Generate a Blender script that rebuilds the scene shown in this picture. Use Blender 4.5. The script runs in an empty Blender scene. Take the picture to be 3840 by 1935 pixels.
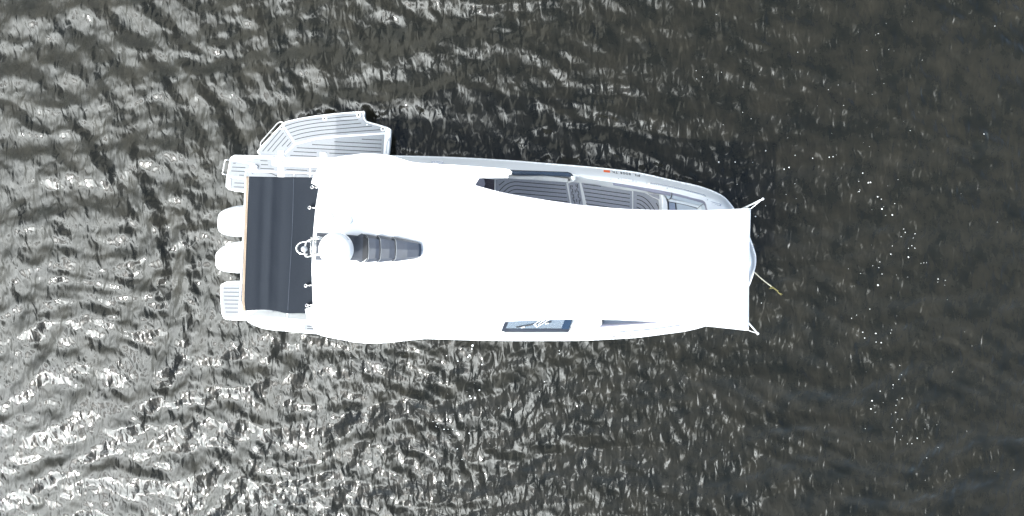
import bpy, bmesh, math, random
import numpy as np
from mathutils import Vector, Matrix

# ------------------------------------------------------------------ camera, sky, sun, exposure
scene = bpy.context.scene
W0, H0 = 3840.0, 1935.0
FPX = 2560.0                      # focal length in photo pixels
CAM_H = 13.5                      # drone height above the water, metres
NADIR_Y = 760.0                   # photo row straight under the drone
TILT = math.atan((H0/2 - NADIR_Y)/FPX)

cam_data = bpy.data.cameras.new('camera')
cam = bpy.data.objects.new('camera', cam_data)
scene.collection.objects.link(cam)
cam_data.sensor_fit = 'HORIZONTAL'
cam_data.sensor_width = 36.0
cam_data.lens = FPX/W0*36.0
cam_data.clip_start = 0.1
cam_data.clip_end = 3000.0
cam.location = (0, 0, CAM_H)
cam.rotation_euler = (-TILT, 0, 0)
scene.camera = cam

SUN_TO = Vector((-0.58, -0.62, 1.0)).normalized()     # direction towards the sun
SUN_EL = math.asin(SUN_TO.z)
SUN_ROT = math.atan2(SUN_TO.x, SUN_TO.y)

world = bpy.data.worlds.new('World')
scene.world = world
world.use_nodes = True
nt = world.node_tree
nt.nodes.clear()
wo = nt.nodes.new('ShaderNodeOutputWorld')
bg = nt.nodes.new('ShaderNodeBackground')
sky = nt.nodes.new('ShaderNodeTexSky')
sky.sky_type = 'NISHITA'
sky.sun_disc = False
sky.sun_elevation = SUN_EL
sky.sun_rotation = SUN_ROT
sky.altitude = 0
sky.air_density = 1.0
sky.dust_density = 0.8
sky.ozone_density = 1.0
# broken thin cloud over the whole sky, brighter towards the sun (forward scattering)
def wnode(kind, **kw):
    n_ = nt.nodes.new(kind)
    for k_, v_ in kw.items(): setattr(n_, k_, v_)
    return n_
def wmath(op, a, b=None):
    n_ = wnode('ShaderNodeMath', operation=op)
    for i_, v_ in enumerate((a, b)):
        if v_ is None: continue
        if isinstance(v_, (int, float)): n_.inputs[i_].default_value = v_
        else: nt.links.new(v_, n_.inputs[i_])
    return n_.outputs[0]
SKY_STRENGTH = 0.12
CLOUD_FAR, CLOUD_NEAR, CLOUD_POW = 0.9, 16.0, 9.0
tc = wnode('ShaderNodeTexCoord')
mpw = wnode('ShaderNodeMapping'); mpw.inputs['Location'].default_value = (3.1, 1.7, 0.4)
nz = wnode('ShaderNodeTexNoise')
nz.inputs['Scale'].default_value = 2.4
nz.inputs['Detail'].default_value = 7.0
nz.inputs['Roughness'].default_value = 0.55
nz.inputs['Distortion'].default_value = 0.4
rmp = wnode('ShaderNodeValToRGB')
rmp.color_ramp.elements[0].position = 0.505
rmp.color_ramp.elements[0].color = (0, 0, 0, 1)
rmp.color_ramp.elements[1].position = 0.545
rmp.color_ramp.elements[1].color = (1, 1, 1, 1)
dotn = wnode('ShaderNodeVectorMath', operation='DOT_PRODUCT')
dotn.inputs[1].default_value = SUN_TO
nt.links.new(tc.outputs['Generated'], dotn.inputs[0])
nt.links.new(tc.outputs['Generated'], mpw.inputs['Vector'])
nt.links.new(mpw.outputs['Vector'], nz.inputs['Vector'])
bank = wnode('ShaderNodeVectorMath', operation='DOT_PRODUCT')      # a cloud bank thickening to one side
bank.inputs[1].default_value = (-0.27, 0.10, 0.0)
nt.links.new(tc.outputs['Generated'], bank.inputs[0])
nt.links.new(wmath('ADD', nz.outputs['Fac'], bank.outputs['Value']), rmp.inputs['Fac'])
ph = wmath('POWER', wmath('MAXIMUM', dotn.outputs['Value'], 0.0), CLOUD_POW)
lum = wmath('ADD', wmath('MULTIPLY', ph, CLOUD_NEAR/SKY_STRENGTH), CLOUD_FAR/SKY_STRENGTH)
lum = wmath('MULTIPLY', lum, wmath('ADD', -0.55, wmath('MULTIPLY', nz.outputs['Fac'], 2.75)))
cmb = wnode('ShaderNodeCombineColor')
nt.links.new(wmath('MULTIPLY', lum, 0.955), cmb.inputs[0]); nt.links.new(lum, cmb.inputs[1]); nt.links.new(lum, cmb.inputs[2])
mix = wnode('ShaderNodeMixRGB')
nt.links.new(wmath('MULTIPLY', rmp.outputs['Color'], 0.9), mix.inputs['Fac'])
nt.links.new(sky.outputs['Color'], mix.inputs['Color1'])
nt.links.new(cmb.outputs[0], mix.inputs['Color2'])
nt.links.new(mix.outputs['Color'], bg.inputs['Color'])
bg.inputs['Strength'].default_value = SKY_STRENGTH
nt.links.new(bg.outputs['Background'], wo.inputs['Surface'])

sun_data = bpy.data.lights.new('sun', 'SUN')
sun_data.energy = 2.2
sun_data.angle = math.radians(0.53)
sun_data.color = (1.0, 0.97, 0.92)
sun = bpy.data.objects.new('sun', sun_data)
sun.rotation_euler = (-SUN_TO).to_track_quat('-Z', 'Y').to_euler()
sun.location = SUN_TO*40
scene.collection.objects.link(sun)

scene.view_settings.view_transform = 'Standard'
scene.view_settings.look = 'None'
scene.view_settings.gamma = 1.0
scene.view_settings.use_curve_mapping = False
scene.view_settings.exposure = 0.80

# ------------------------------------------------------------------ pixel -> place
_ct, _st = math.cos(TILT), math.sin(TILT)
def P(px, py, z):
    """world point at height z that the photo pixel looks at"""
    dx, dy, dz = (px - W0/2)/FPX, -(py - H0/2)/FPX, -1.0
    wy = dy*_ct + dz*_st
    wz = -dy*_st + dz*_ct
    t = (z - CAM_H)/wz
    return Vector((dx*t, wy*t, z))

def Z1(p): return (780 + p[0]/3.22, 380 + p[1]/3.22)        # a few enlargements of the photo
def Z2(p): return (780 + p[0]/3.245, 700 + p[1]/3.245)
def Z3(p): return (780 + p[0]/3.245, 900 + p[1]/3.245)
def Z4(p): return (1080 + p[0]/4.293, 820 + p[1]/4.293)
def Z5(p): return (1700 + p[0]/4.293, 560 + p[1]/4.293)
def Z6(p): return (2200 + p[0]/3.68, 580 + p[1]/3.68)
def Z8(p): return (2420 + p[0]/8.05, 660 + p[1]/8.05)
def ZA(p): return (820 + p[0]/7.21, 560 + p[1]/7.21)
def ZM(p): return (1080 + p[0]/7.21, 840 + p[1]/7.21)
def ZW(p): return (1860 + p[0]/8.05, 1170 + p[1]/8.05)

# ------------------------------------------------------------------ materials
def new_mat(name):
    m = bpy.data.materials.new(name)
    m.use_nodes = True
    b = m.node_tree.nodes['Principled BSDF']
    return m, m.node_tree, b

def mat(name, col, rough=0.5, metal=0.0, noise=0.0, nscale=40.0, bump=0.0, bscale=200.0, coat=0.0, spec=0.5):
    m, t, b = new_mat(name)
    b.inputs['Base Color'].default_value = (*col, 1)
    b.inputs['Roughness'].default_value = rough
    b.inputs['Metallic'].default_value = metal
    b.inputs['Specular IOR Level'].default_value = spec
    b.inputs['Coat Weight'].default_value = coat
    b.inputs['Coat Roughness'].default_value = 0.05
    g = t.nodes.new('ShaderNodeNewGeometry')
    if noise > 0:
        n = t.nodes.new('ShaderNodeTexNoise')
        n.inputs['Scale'].default_value = nscale
        n.inputs['Detail'].default_value = 5
        mr = t.nodes.new('ShaderNodeMapRange')
        mr.inputs['From Min'].default_value = 0.3
        mr.inputs['From Max'].default_value = 0.7
        mr.inputs['To Min'].default_value = 1 - noise
        mr.inputs['To Max'].default_value = 1 + noise
        mx = t.nodes.new('ShaderNodeMixRGB'); mx.blend_type = 'MULTIPLY'; mx.inputs['Fac'].default_value = 1
        mx.inputs['Color1'].default_value = (*col, 1)
        t.links.new(g.outputs['Position'], n.inputs['Vector'])
        t.links.new(n.outputs['Fac'], mr.inputs['Value'])
        t.links.new(mr.outputs['Result'], mx.inputs['Color2'])
        t.links.new(mx.outputs['Color'], b.inputs['Base Color'])
    if bump > 0:
        n = t.nodes.new('ShaderNodeTexNoise')
        n.inputs['Scale'].default_value = bscale
        n.inputs['Detail'].default_value = 3
        bm_ = t.nodes.new('ShaderNodeBump')
        bm_.inputs['Strength'].default_value = bump
        bm_.inputs['Distance'].default_value = 0.01
        t.links.new(g.outputs['Position'], n.inputs['Vector'])
        t.links.new(n.outputs['Fac'], bm_.inputs['Height'])
        t.links.new(bm_.outputs['Normal'], b.inputs['Normal'])
    return m

M = {}
M['gel'] = mat('white_gelcoat', (0.85, 0.86, 0.87), 0.28, noise=0.03, nscale=3, coat=0.3)
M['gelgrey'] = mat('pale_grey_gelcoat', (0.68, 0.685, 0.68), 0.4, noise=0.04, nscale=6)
M['eva'] = mat('light_grey_foam_decking', (0.245, 0.258, 0.278), 0.75, noise=0.06, nscale=30, bump=0.15, bscale=300)
M['evad'] = mat('mid_grey_foam_decking', (0.275, 0.285, 0.32), 0.75, noise=0.07, nscale=25, bump=0.15, bscale=300)
M['caulk'] = mat('black_caulk', (0.012, 0.014, 0.018), 0.6)
M['navy'] = mat('navy_acrylic_canvas', (0.0140, 0.0182, 0.0255), 0.85, noise=0.10, nscale=60, bump=0.25, bscale=500, spec=0.25)
M['navyseam'] = mat('navy_seam_tape', (0.06, 0.072, 0.095), 0.7)
M['tan'] = mat('tan_binding', (0.52, 0.40, 0.28), 0.7, noise=0.1)
M['darktape'] = mat('brown_binding', (0.16, 0.13, 0.11), 0.7)
M['awn'] = mat('white_awning_fabric', (0.82, 0.83, 0.85), 0.7, noise=0.02, nscale=4, bump=0.1, bscale=400)
M['gloss'] = mat('navy_gloss_gelcoat', (0.030, 0.037, 0.053), 0.33, noise=0.15, nscale=8, coat=0.2)
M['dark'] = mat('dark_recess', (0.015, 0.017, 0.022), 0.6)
M['cabin'] = mat('shade_dark_cabin_floor', (0.05, 0.045, 0.06), 0.8, noise=0.3, nscale=40)  # deep shade under the hardtop is put into this floor colour
M['steel'] = mat('stainless_steel', (0.78, 0.77, 0.75), 0.22, metal=1.0)
M['plast'] = mat('white_plastic', (0.78, 0.79, 0.80), 0.35)
M['grey'] = mat('grey_plastic', (0.33, 0.35, 0.37), 0.5)
M['black'] = mat('black_rubber', (0.012, 0.012, 0.014), 0.5)
M['bolster'] = mat('grey_vinyl_bolster', (0.23, 0.23, 0.29), 0.5, noise=0.05, bump=0.1, bscale=120)
M['vinyl'] = mat('pale_vinyl', (0.50, 0.55, 0.60), 0.5, noise=0.04, bump=0.1, bscale=120)
M['vinyl2'] = mat('white_vinyl', (0.68, 0.71, 0.73), 0.5, noise=0.03)
M['vinyld'] = mat('slate_vinyl', (0.26, 0.30, 0.39), 0.5, noise=0.05)
M['orange'] = mat('orange_decal', (0.85, 0.16, 0.05), 0.5)
M['ink'] = mat('black_lettering', (0.03, 0.03, 0.035), 0.5)
M['greyink'] = mat('grey_lettering', (0.22, 0.23, 0.25), 0.5)
M['rope'] = mat('white_rope', (0.45, 0.43, 0.34), 0.8, noise=0.2, nscale=80)
M['weed'] = mat('yellow_weed', (0.13, 0.115, 0.04), 0.8, noise=0.3, nscale=60)
M['foam'] = mat('white_foam', (0.62, 0.63, 0.62), 0.7)

def glass_mat(name, tint, clear):
    m, t, b = new_mat(name)
    b.inputs['Base Color'].default_value = (*tint, 1)
    b.inputs['Roughness'].default_value = 0.04
    b.inputs['Specular IOR Level'].default_value = 0.8
    tr = t.nodes.new('ShaderNodeBsdfTransparent')
    tr.inputs['Color'].default_value = (0.75, 0.85, 0.95, 1)
    mx = t.nodes.new('ShaderNodeMixShader')
    mx.inputs['Fac'].default_value = clear
    out = t.nodes['Material Output']
    t.links.new(b.outputs['BSDF'], mx.inputs[1])
    t.links.new(tr.outputs['BSDF'], mx.inputs[2])
    t.links.new(mx.outputs['Shader'], out.inputs['Surface'])
    return m
M['glass'] = glass_mat('windscreen_glass', (0.30, 0.34, 0.38), 0.55)
M['blueglass'] = glass_mat('sky_blue_side_glass', (0.03, 0.055, 0.10), 0.15)  # blue of the reflected sky is put into the tint

def water_mat():
    m, t, b = new_mat('dark_harbour_water')
    b.inputs['Roughness'].default_value = 0.27
    b.inputs['IOR'].default_value = 1.33
    b.inputs['Specular IOR Level'].default_value = 0.24
    b.inputs['Coat Weight'].default_value = 1.0
    b.inputs['Coat IOR'].default_value = 1.32
    b.inputs['Coat Roughness'].default_value = 0.04
    g = t.nodes.new('ShaderNodeNewGeometry')
    # turbid body colour drifting between olive and brown
    n = t.nodes.new('ShaderNodeTexNoise'); n.inputs['Scale'].default_value = 1.7; n.inputs['Detail'].default_value = 8
    n.inputs['Roughness'].default_value = 0.65
    r = t.nodes.new('ShaderNodeValToRGB')
    r.color_ramp.elements[0].position = 0.35; r.color_ramp.elements[0].color = (0.0078, 0.0083, 0.0062, 1)
    r.color_ramp.elements[1].position = 0.65; r.color_ramp.elements[1].color = (0.0190, 0.0176, 0.0126, 1)
    t.links.new(g.outputs['Position'], n.inputs['Vector'])
    t.links.new(n.outputs['Fac'], r.inputs['Fac'])
    t.links.new(r.outputs['Color'], b.inputs['Base Color'])
    # fine ripples: elongated wavelets
    mp = t.nodes.new('ShaderNodeMapping'); mp.inputs['Rotation'].default_value = (0, 0, math.radians(20))
    mp.inputs['Scale'].default_value = (8.6, 4.0, 1)
    n1 = t.nodes.new('ShaderNodeTexNoise'); n1.inputs['Scale'].default_value = 1.0; n1.inputs['Detail'].default_value = 1.0
    n1.inputs['Roughness'].default_value = 0.5; n1.inputs['Distortion'].default_value = 0.5
    n2 = t.nodes.new('ShaderNodeTexNoise'); n2.inputs['Scale'].default_value = 3.6; n2.inputs['Detail'].default_value = 0.6
    n2.inputs['Distortion'].default_value = 0.35
    ad = t.nodes.new('ShaderNodeMath'); ad.operation = 'MULTIPLY_ADD'; ad.inputs[1].default_value = 1.0
    t.links.new(g.outputs['Position'], n2.inputs['Vector'])
    t.links.new(n2.outputs['Fac'], ad.inputs[0]); t.links.new(n1.outputs['Fac'], ad.inputs[2])
    bu = t.nodes.new('ShaderNodeBump'); bu.inputs['Strength'].default_value = 1.0; bu.inputs['Distance'].default_value = 0.022
    t.links.new(g.outputs['Position'], mp.inputs['Vector'])
    t.links.new(mp.outputs['Vector'], n1.inputs['Vector'])
    t.links.new(ad.outputs[0], bu.inputs['Height'])
    t.links.new(bu.outputs['Normal'], b.inputs['Normal'])
    t.links.new(bu.outputs['Normal'], b.inputs['Coat Normal'])
    return m
M['water'] = water_mat()

# ------------------------------------------------------------------ object helpers
ORIGIN = {}
def wpos(o): return ORIGIN[o.name]

def root(name, label, cat, loc, group=None):
    o = bpy.data.objects.new(name, None)
    o.empty_display_size = 0.3
    scene.collection.objects.link(o)
    o.location = loc
    ORIGIN[o.name] = Vector(loc)
    o['label'] = label; o['category'] = cat
    if group: o['group'] = group
    return o

def link(name, bm, m, parent=None, smooth=False, solid=0.0, label=None):
    me = bpy.data.meshes.new(name)
    bmesh.ops.recalc_face_normals(bm, faces=bm.faces[:])
    vs = [v.co for v in bm.verts]
    lo = Vector((min(v.x for v in vs), min(v.y for v in vs), min(v.z for v in vs)))
    hi = Vector((max(v.x for v in vs), max(v.y for v in vs), max(v.z for v in vs)))
    c = (lo + hi)/2; c.z = lo.z
    for v in bm.verts: v.co -= c
    for f in bm.faces: f.smooth = smooth
    bm.to_mesh(me); bm.free()
    me.materials.append(M[m])
    o = bpy.data.objects.new(name, me)
    scene.collection.objects.link(o)
    ORIGIN[o.name] = c.copy()
    if parent is not None:
        o.parent = parent
        o.location = c - wpos(parent)
    else:
        o.location = c
    if solid:
        s = o.modifiers.new('thickness', 'SOLIDIFY'); s.thickness = solid; s.offset = 0
    if label: o['label'] = label
    return o

def add_prism(bm, pts, z0, z1, bevel=0.0):
    """pts: world xy(z) outline of the top, straight sides down to z0"""
    top = [bm.verts.new((p[0], p[1], z1)) for p in pts]
    bot = [bm.verts.new((p[0], p[1], z0)) for p in pts]
    n = len(pts)
    ft = bm.faces.new(top)
    fb = bm.faces.new(bot[::-1])
    for i in range(n):
        j = (i + 1) % n
        bm.faces.new((top[j], top[i], bot[i], bot[j]))
    if bevel > 0:
        bm.normal_update()
        bmesh.ops.bevel(bm, geom=list(ft.edges), offset=bevel, segments=2, profile=0.5, affect='EDGES', clamp_overlap=True)

def prism(name, px, z0, z1, m, parent, bevel=0.0, conv=None, label=None):
    if conv: px = [conv(p) for p in px]
    bm = bmesh.new()
    add_prism(bm, [P(p[0], p[1], z1) for p in px], z0, z1, bevel)
    return link(name, bm, m, parent, label=label)

def box(name, c, s, m, parent, rotz=0.0, bevel=0.0):
    bm = bmesh.new()
    bmesh.ops.create_cube(bm, size=1.0)
    if bevel:
        for v in bm.verts: v.co = Vector((v.co.x*s[0], v.co.y*s[1], v.co.z*s[2]))
        bmesh.ops.bevel(bm, geom=bm.edges[:], offset=bevel, segments=2, profile=0.5, affect='EDGES', clamp_overlap=True)
        for v in bm.verts: v.co = Matrix.Rotation(rotz, 3, 'Z') @ v.co + Vector(c)
    else:
        for v in bm.verts:
            v.co = Matrix.Rotation(rotz, 3, 'Z') @ Vector((v.co.x*s[0], v.co.y*s[1], v.co.z*s[2])) + Vector(c)
    return link(name, bm, m, parent)

def smooth_line(pts, n=6, closed=False):
    """Catmull-Rom through points of any dimension (tuples)"""
    pts = [np.array(p, dtype=float) for p in pts]
    out = []
    N = len(pts)
    rng = range(N) if closed else range(N - 1)
    for i in rng:
        if closed:
            p0, p1, p2, p3 = pts[i-1], pts[i], pts[(i+1) % N], pts[(i+2) % N]
        else:
            p1, p2 = pts[i], pts[i+1]
            p0 = pts[i-1] if i > 0 else 2*p1 - p2
            p3 = pts[i+2] if i + 2 < N else 2*p2 - p1
        for k in range(n):
            t = k/n
            out.append(0.5*((2*p1) + (-p0 + p2)*t + (2*p0 - 5*p1 + 4*p2 - p3)*t*t + (-p0 + 3*p1 - 3*p2 + p3)*t**3))
    if not closed: out.append(pts[-1])
    return [tuple(p) for p in out]

def add_tube(bm, pts, r, seg=8, closed=False, caps=True):
    pts = [Vector(p) for p in pts]
    rings = []
    N = len(pts)
    up = Vector((0, 0, 1))
    for i, p in enumerate(pts):
        if closed: d = pts[(i+1) % N] - pts[i-1]
        else: d = pts[min(i+1, N-1)] - pts[max(i-1, 0)]
        d.normalize()
        a = d.cross(up)
        if a.length < 1e-3: a = d.cross(Vector((1, 0, 0)))
        a.normalize(); b = d.cross(a).normalized()
        rr = r[i] if isinstance(r, (list, tuple)) else r
        rings.append([bm.verts.new(p + (a*math.cos(2*math.pi*k/seg) + b*math.sin(2*math.pi*k/seg))*rr) for k in range(seg)])
    M_ = N if closed else N - 1
    for i in range(M_):
        A, B = rings[i], rings[(i+1) % N]
        for k in range(seg):
            bm.faces.new((A[k], A[(k+1) % seg], B[(k+1) % seg], B[k]))
    if caps and not closed:
        bm.faces.new(rings[0]); bm.faces.new(rings[-1][::-1])

def tube(name, pts, r, m, parent, seg=8, closed=False):
    bm = bmesh.new(); add_tube(bm, pts, r, seg, closed)
    return link(name, bm, m, parent, smooth=True)

def px_tube(name, px, z, r, m, parent, n=0, seg=8, closed=False, conv=None):
    if conv: px = [conv(p) for p in px]
    if n: px = smooth_line(px, n, closed)
    return tube(name, [P(p[0], p[1], z) for p in px], r, m, parent, seg, closed)

def add_strip(bm, pts, w, z, h=0.002):
    pts = [Vector((p[0], p[1], 0)) for p in pts]
    L, R = [], []
    N = len(pts)
    for i in range(N):
        d = pts[min(i+1, N-1)] - pts[max(i-1, 0)]
        d.normalize(); nrm = Vector((-d.y, d.x, 0))*w/2
        L.append(pts[i] + nrm); R.append(pts[i] - nrm)
    top = [[bm.verts.new((q.x, q.y, z + h)) for q in (L[i], R[i])] for i in range(N)]
    bot = [[bm.verts.new((q.x, q.y, z - 0.004)) for q in (L[i], R[i])] for i in range(N)]
    for i in range(N-1):
        bm.faces.new((top[i][0], top[i+1][0], top[i+1][1], top[i][1]))
        bm.faces.new((top[i][0], bot[i][0], bot[i+1][0], top[i+1][0]))
        bm.faces.new((top[i][1], top[i+1][1], bot[i+1][1], bot[i][1]))
    bm.faces.new((top[0][0], top[0][1], bot[0][1], bot[0][0]))
    bm.faces.new((top[-1][1], top[-1][0], bot[-1][0], bot[-1][1]))

def caulk(lines, z, parent, conv=None, w=0.0135, n=0, m='caulk'):
    for ln in lines:
        q = [conv(p) for p in ln] if conv else ln
        if n and len(q) > 2: q = smooth_line(q, n)
        bm = bmesh.new()
        add_strip(bm, [P(p[0], p[1], z) for p in q], w, z)
        link('caulk_line', bm, m, parent)

def add_lathe(bm, prof, c, seg=24):
    rings = []
    for r, z in prof:
        if r < 1e-5: rings.append([bm.verts.new((c[0], c[1], c[2] + z))])
        else: rings.append([bm.verts.new((c[0] + r*math.cos(2*math.pi*k/seg), c[1] + r*math.sin(2*math.pi*k/seg), c[2] + z)) for k in range(seg)])
    for A, B in zip(rings, rings[1:]):
        for k in range(seg):
            k2 = (k+1) % seg
            if len(A) == 1 and len(B) == 1: continue
            if len(A) == 1: bm.faces.new((A[0], B[k], B[k2]))
            elif len(B) == 1: bm.faces.new((A[k], A[k2], B[0]))
            else: bm.faces.new((A[k], A[k2], B[k2], B[k]))

def lathe(name, prof, c, m, parent, seg=24, smooth=True):
    bm = bmesh.new(); add_lathe(bm, prof, c, seg)
    return link(name, bm, m, parent, smooth=smooth)

def loft(name, rows, m, parent, smooth=True, closed=False, solid=0.0):
    bm = bmesh.new()
    R = [[bm.verts.new(p) for p in row] for row in rows]
    for A, B in zip(R, R[1:]):
        n = len(A)
        for i in range(n if closed else n-1):
            j = (i+1) % n
            bm.faces.new((A[i], A[j], B[j], B[i]))
    return link(name, bm, m, parent, smooth=smooth, solid=solid)

def text_verts(body):
    cu = bpy.data.curves.new('lettering', 'FONT')
    cu.body = body; cu.size = 1.0; cu.fill_mode = 'FRONT'; cu.resolution_u = 3
    ob = bpy.data.objects.new('lettering', cu)
    scene.collection.objects.link(ob)
    dg = bpy.context.evaluated_depsgraph_get(); dg.update()
    me = ob.evaluated_get(dg).to_mesh()
    V = [tuple(v.co[:2]) for v in me.vertices]
    F = [tuple(p.vertices) for p in me.polygons]
    ob.evaluated_get(dg).to_mesh_clear()
    bpy.data.objects.remove(ob); bpy.data.curves.remove(cu)
    x0, x1 = min(v[0] for v in V), max(v[0] for v in V)
    y0, y1 = min(v[1] for v in V), max(v[1] for v in V)
    return [((v[0]-x0)/(x1-x0), (v[1]-y0)/(y1-y0)) for v in V], F

def lettering(name, body, fn, m, parent):
    V, F = text_verts(body)
    bm = bmesh.new()
    vs = [bm.verts.new(fn(u, v)) for u, v in V]
    for f in F:
        try: bm.faces.new([vs[i] for i in f])
        except ValueError: pass
    return link(name, bm, m, parent)

rnd = random.Random(7)
nrs = np.random.RandomState(11)

# ------------------------------------------------------------------ water
_waves = []
def _add(n, lam0, lam1, ang, spread, slope):
    for _ in range(n):
        lam = math.exp(nrs.uniform(math.log(lam0), math.log(lam1)))
        a = math.radians(ang + nrs.normal()*spread)
        k = 2*math.pi/lam
        _waves.append((k*math.cos(a), k*math.sin(a), slope/k, nrs.uniform(0, 6.283)))
_add(9, 0.75, 1.7, 95, 14, 0.040)       # long-crested swell running up the picture
_add(9, 0.38, 0.75, 80, 26, 0.038)
_add(18, 0.18, 0.40, 40, 45, 0.030)
_add(22, 0.10, 0.20, 10, 60, 0.013)
_warp = [(nrs.uniform(-2.2, 2.2), nrs.uniform(-2.2, 2.2), nrs.uniform(0, 6.283), nrs.uniform(0, 6.283)) for _ in range(10)]
RINGS = [(-11.6, -0.9, 0.62, 0.11, 0.4), (-11.2, -1.3, 0.47, 0.07, 2.1), (-11.9, -0.6, 0.84, 0.11, 4.0), (-4.2, -0.7, 0.36, 0.03, 1.0)]
def water_h(x, y):
    x = np.asarray(x, dtype=float); y = np.asarray(y, dtype=float)
    wx = np.zeros_like(x); wy = np.zeros_like(x)
    for kx, ky, p, q in _warp:
        wx += 0.05*np.sin(kx*x + ky*y + p); wy += 0.05*np.sin(kx*x + ky*y + q)
    X, Y = x + wx, y + wy
    gust = 0.78 + 0.22*np.sin(0.55*x + 0.9*y + 1.0)*np.sin(0.8*x - 0.45*y + 0.3)
    h = np.zeros_like(x)
    for i, (kx, ky, a, p) in enumerate(_waves):
        s = np.sin(kx*X + ky*Y + p)
        if i < 18: s = s + 0.22*np.cos(2*(kx*X + ky*Y + p) + math.pi)   # peaky crests
        h += a*s*(gust if i >= 18 else 1.0)
    for ox, oy, lam, am, ph_ in RINGS:                  # wake rings spreading astern
        r_ = np.hypot(x + 0.6*wx - ox, y + 0.6*wy - oy)
        h += am*lam/6.283*np.sin(6.283*r_/lam + ph_)*np.exp(-((r_-5.0)/4.5)**2)
    fade = np.clip(1.4 - np.hypot(x, y)/22.0, 0.0, 1.0)
    return h*fade

def axis(half, step, far, grow=1.35):
    a = list(np.arange(0, half, step))
    d = step
    while a[-1] < far:
        d *= grow; a.append(a[-1] + d)
    return np.array([-v for v in a[:0:-1]] + a)
ax = axis(11.2, 0.030, 1500); ay = axis(7.4, 0.030, 1500)
X, Y = np.meshgrid(ax, ay)
Zw = water_h(X, Y)
nx, ny = len(ax), len(ay)
co = np.stack([X.ravel(), Y.ravel(), Zw.ravel()], 1).astype(np.float32)
ii = np.arange(nx*ny).reshape(ny, nx)
quads = np.stack([ii[:-1, :-1], ii[:-1, 1:], ii[1:, 1:], ii[1:, :-1]], -1).reshape(-1, 4).astype(np.int32)
me = bpy.data.meshes.new('water')
me.vertices.add(len(co)); me.vertices.foreach_set('co', co.ravel())
me.loops.add(quads.size); me.loops.foreach_set('vertex_index', quads.ravel())
me.polygons.add(len(quads))
me.polygons.foreach_set('loop_start', np.arange(0, quads.size, 4, dtype=np.int32))
me.polygons.foreach_set('loop_total', np.full(len(quads), 4, dtype=np.int32))
me.polygons.foreach_set('use_smooth', np.ones(len(quads), dtype=bool))
me.update(calc_edges=True)
me.materials.append(M['water'])
wat = bpy.data.objects.new('water', me)
scene.collection.objects.link(wat)
wat['kind'] = 'structure'

# ------------------------------------------------------------------ the boat
BO = P(1900, 935, 0.0)
boat = root('motor_boat', 'white motor boat with hardtop, twin outboards and fold-down side terrace, moored on dark water', 'boat', BO)

# hull outline (rub-rail height) paired with the inner edge of the side deck
PAIRS = [((1385,583),(1400,640)), ((1480,585),(1480,638)), ((1700,591),(1700,636)), ((1900,602),(1900,638)),
 ((2003,610),(2003,641)), ((2140,621),(2140,650)), ((2200,626),(2192,667)), ((2300,636),(2295,683)),
 ((2396,649),(2390,698)), ((2526,678),(2518,721)), ((2624,700),(2600,742)), ((2700,730),(2640,753)),
 ((2738,764),(2652,778)), ((2768,810),(2658,820)), ((2800,868),(2661,870)), ((2820,915),(2663,920)),
 ((2834,972),(2664,975)), ((2822,1035),(2660,1040)), ((2796,1095),(2652,1100)), ((2752,1153),(2630,1150)),
 ((2700,1195),(2600,1175)), ((2643,1222),(2560,1196)), ((2571,1240),(2487,1209)), ((2492,1251),(2400,1216)),
 ((2389,1264),(2320,1222)), ((2259,1272),(2250,1228)), ((2142,1276),(2140,1240)), ((1886,1276),(1880,1244)),
 ((1700,1272),(1700,1238)), ((1400,1262),(1400,1215)), ((1193,1251),(1193,1207)), ((1082,1241),(1082,1198)),
 ((1002,1233),(1000,1193)), ((959,1220),(958,1190)), ((928,1204),(928,1189))]
Z_RUB, Z_DECK, Z_FLOOR = 0.74, 1.05, 0.55
dense = smooth_line([(*a, *b) for a, b in PAIRS], 6)
outer = [P(d[0], d[1], Z_RUB) for d in dense]
inner = [P(d[2], d[3], Z_DECK + 0.02) for d in dense]
def normals2(pl):
    out = []
    for i in range(len(pl)):
        d = pl[min(i+1, len(pl)-1)] - pl[max(i-1, 0)]
        n = Vector((d.y, -d.x, 0)).normalized()
        out.append(n)
    return out
nrm = normals2(outer)                     # points to the inside (outline runs clockwise)
if nrm[0].dot(BO - outer[0]) < 0: nrm = [-n for n in nrm]
def off(i, d, z): return Vector((outer[i].x + nrm[i].x*d, outer[i].y + nrm[i].y*d, z))
N = len(outer)
hull_rows = [[off(i, 0.22, -0.45) for i in range(N)], [off(i, 0.07, 0.0) for i in range(N)], [off(i, 0.02, 0.45) for i in range(N)],
             [off(i, 0.0, Z_RUB-0.02) for i in range(N)], [off(i, 0.01, Z_RUB+0.02) for i in range(N)],
             [off(i, 0.155, Z_DECK-0.05) for i in range(N)], [off(i, 0.178, Z_DECK-0.016) for i in range(N)], [off(i, 0.205, Z_DECK) for i in range(N)]]
hull = loft('hull', hull_rows, 'gel', boat)
# rub rail
tube('rub_rail', [off(i, 0.0, Z_RUB) for i in range(N)], 0.012, 'gel', hull, seg=6)
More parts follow.
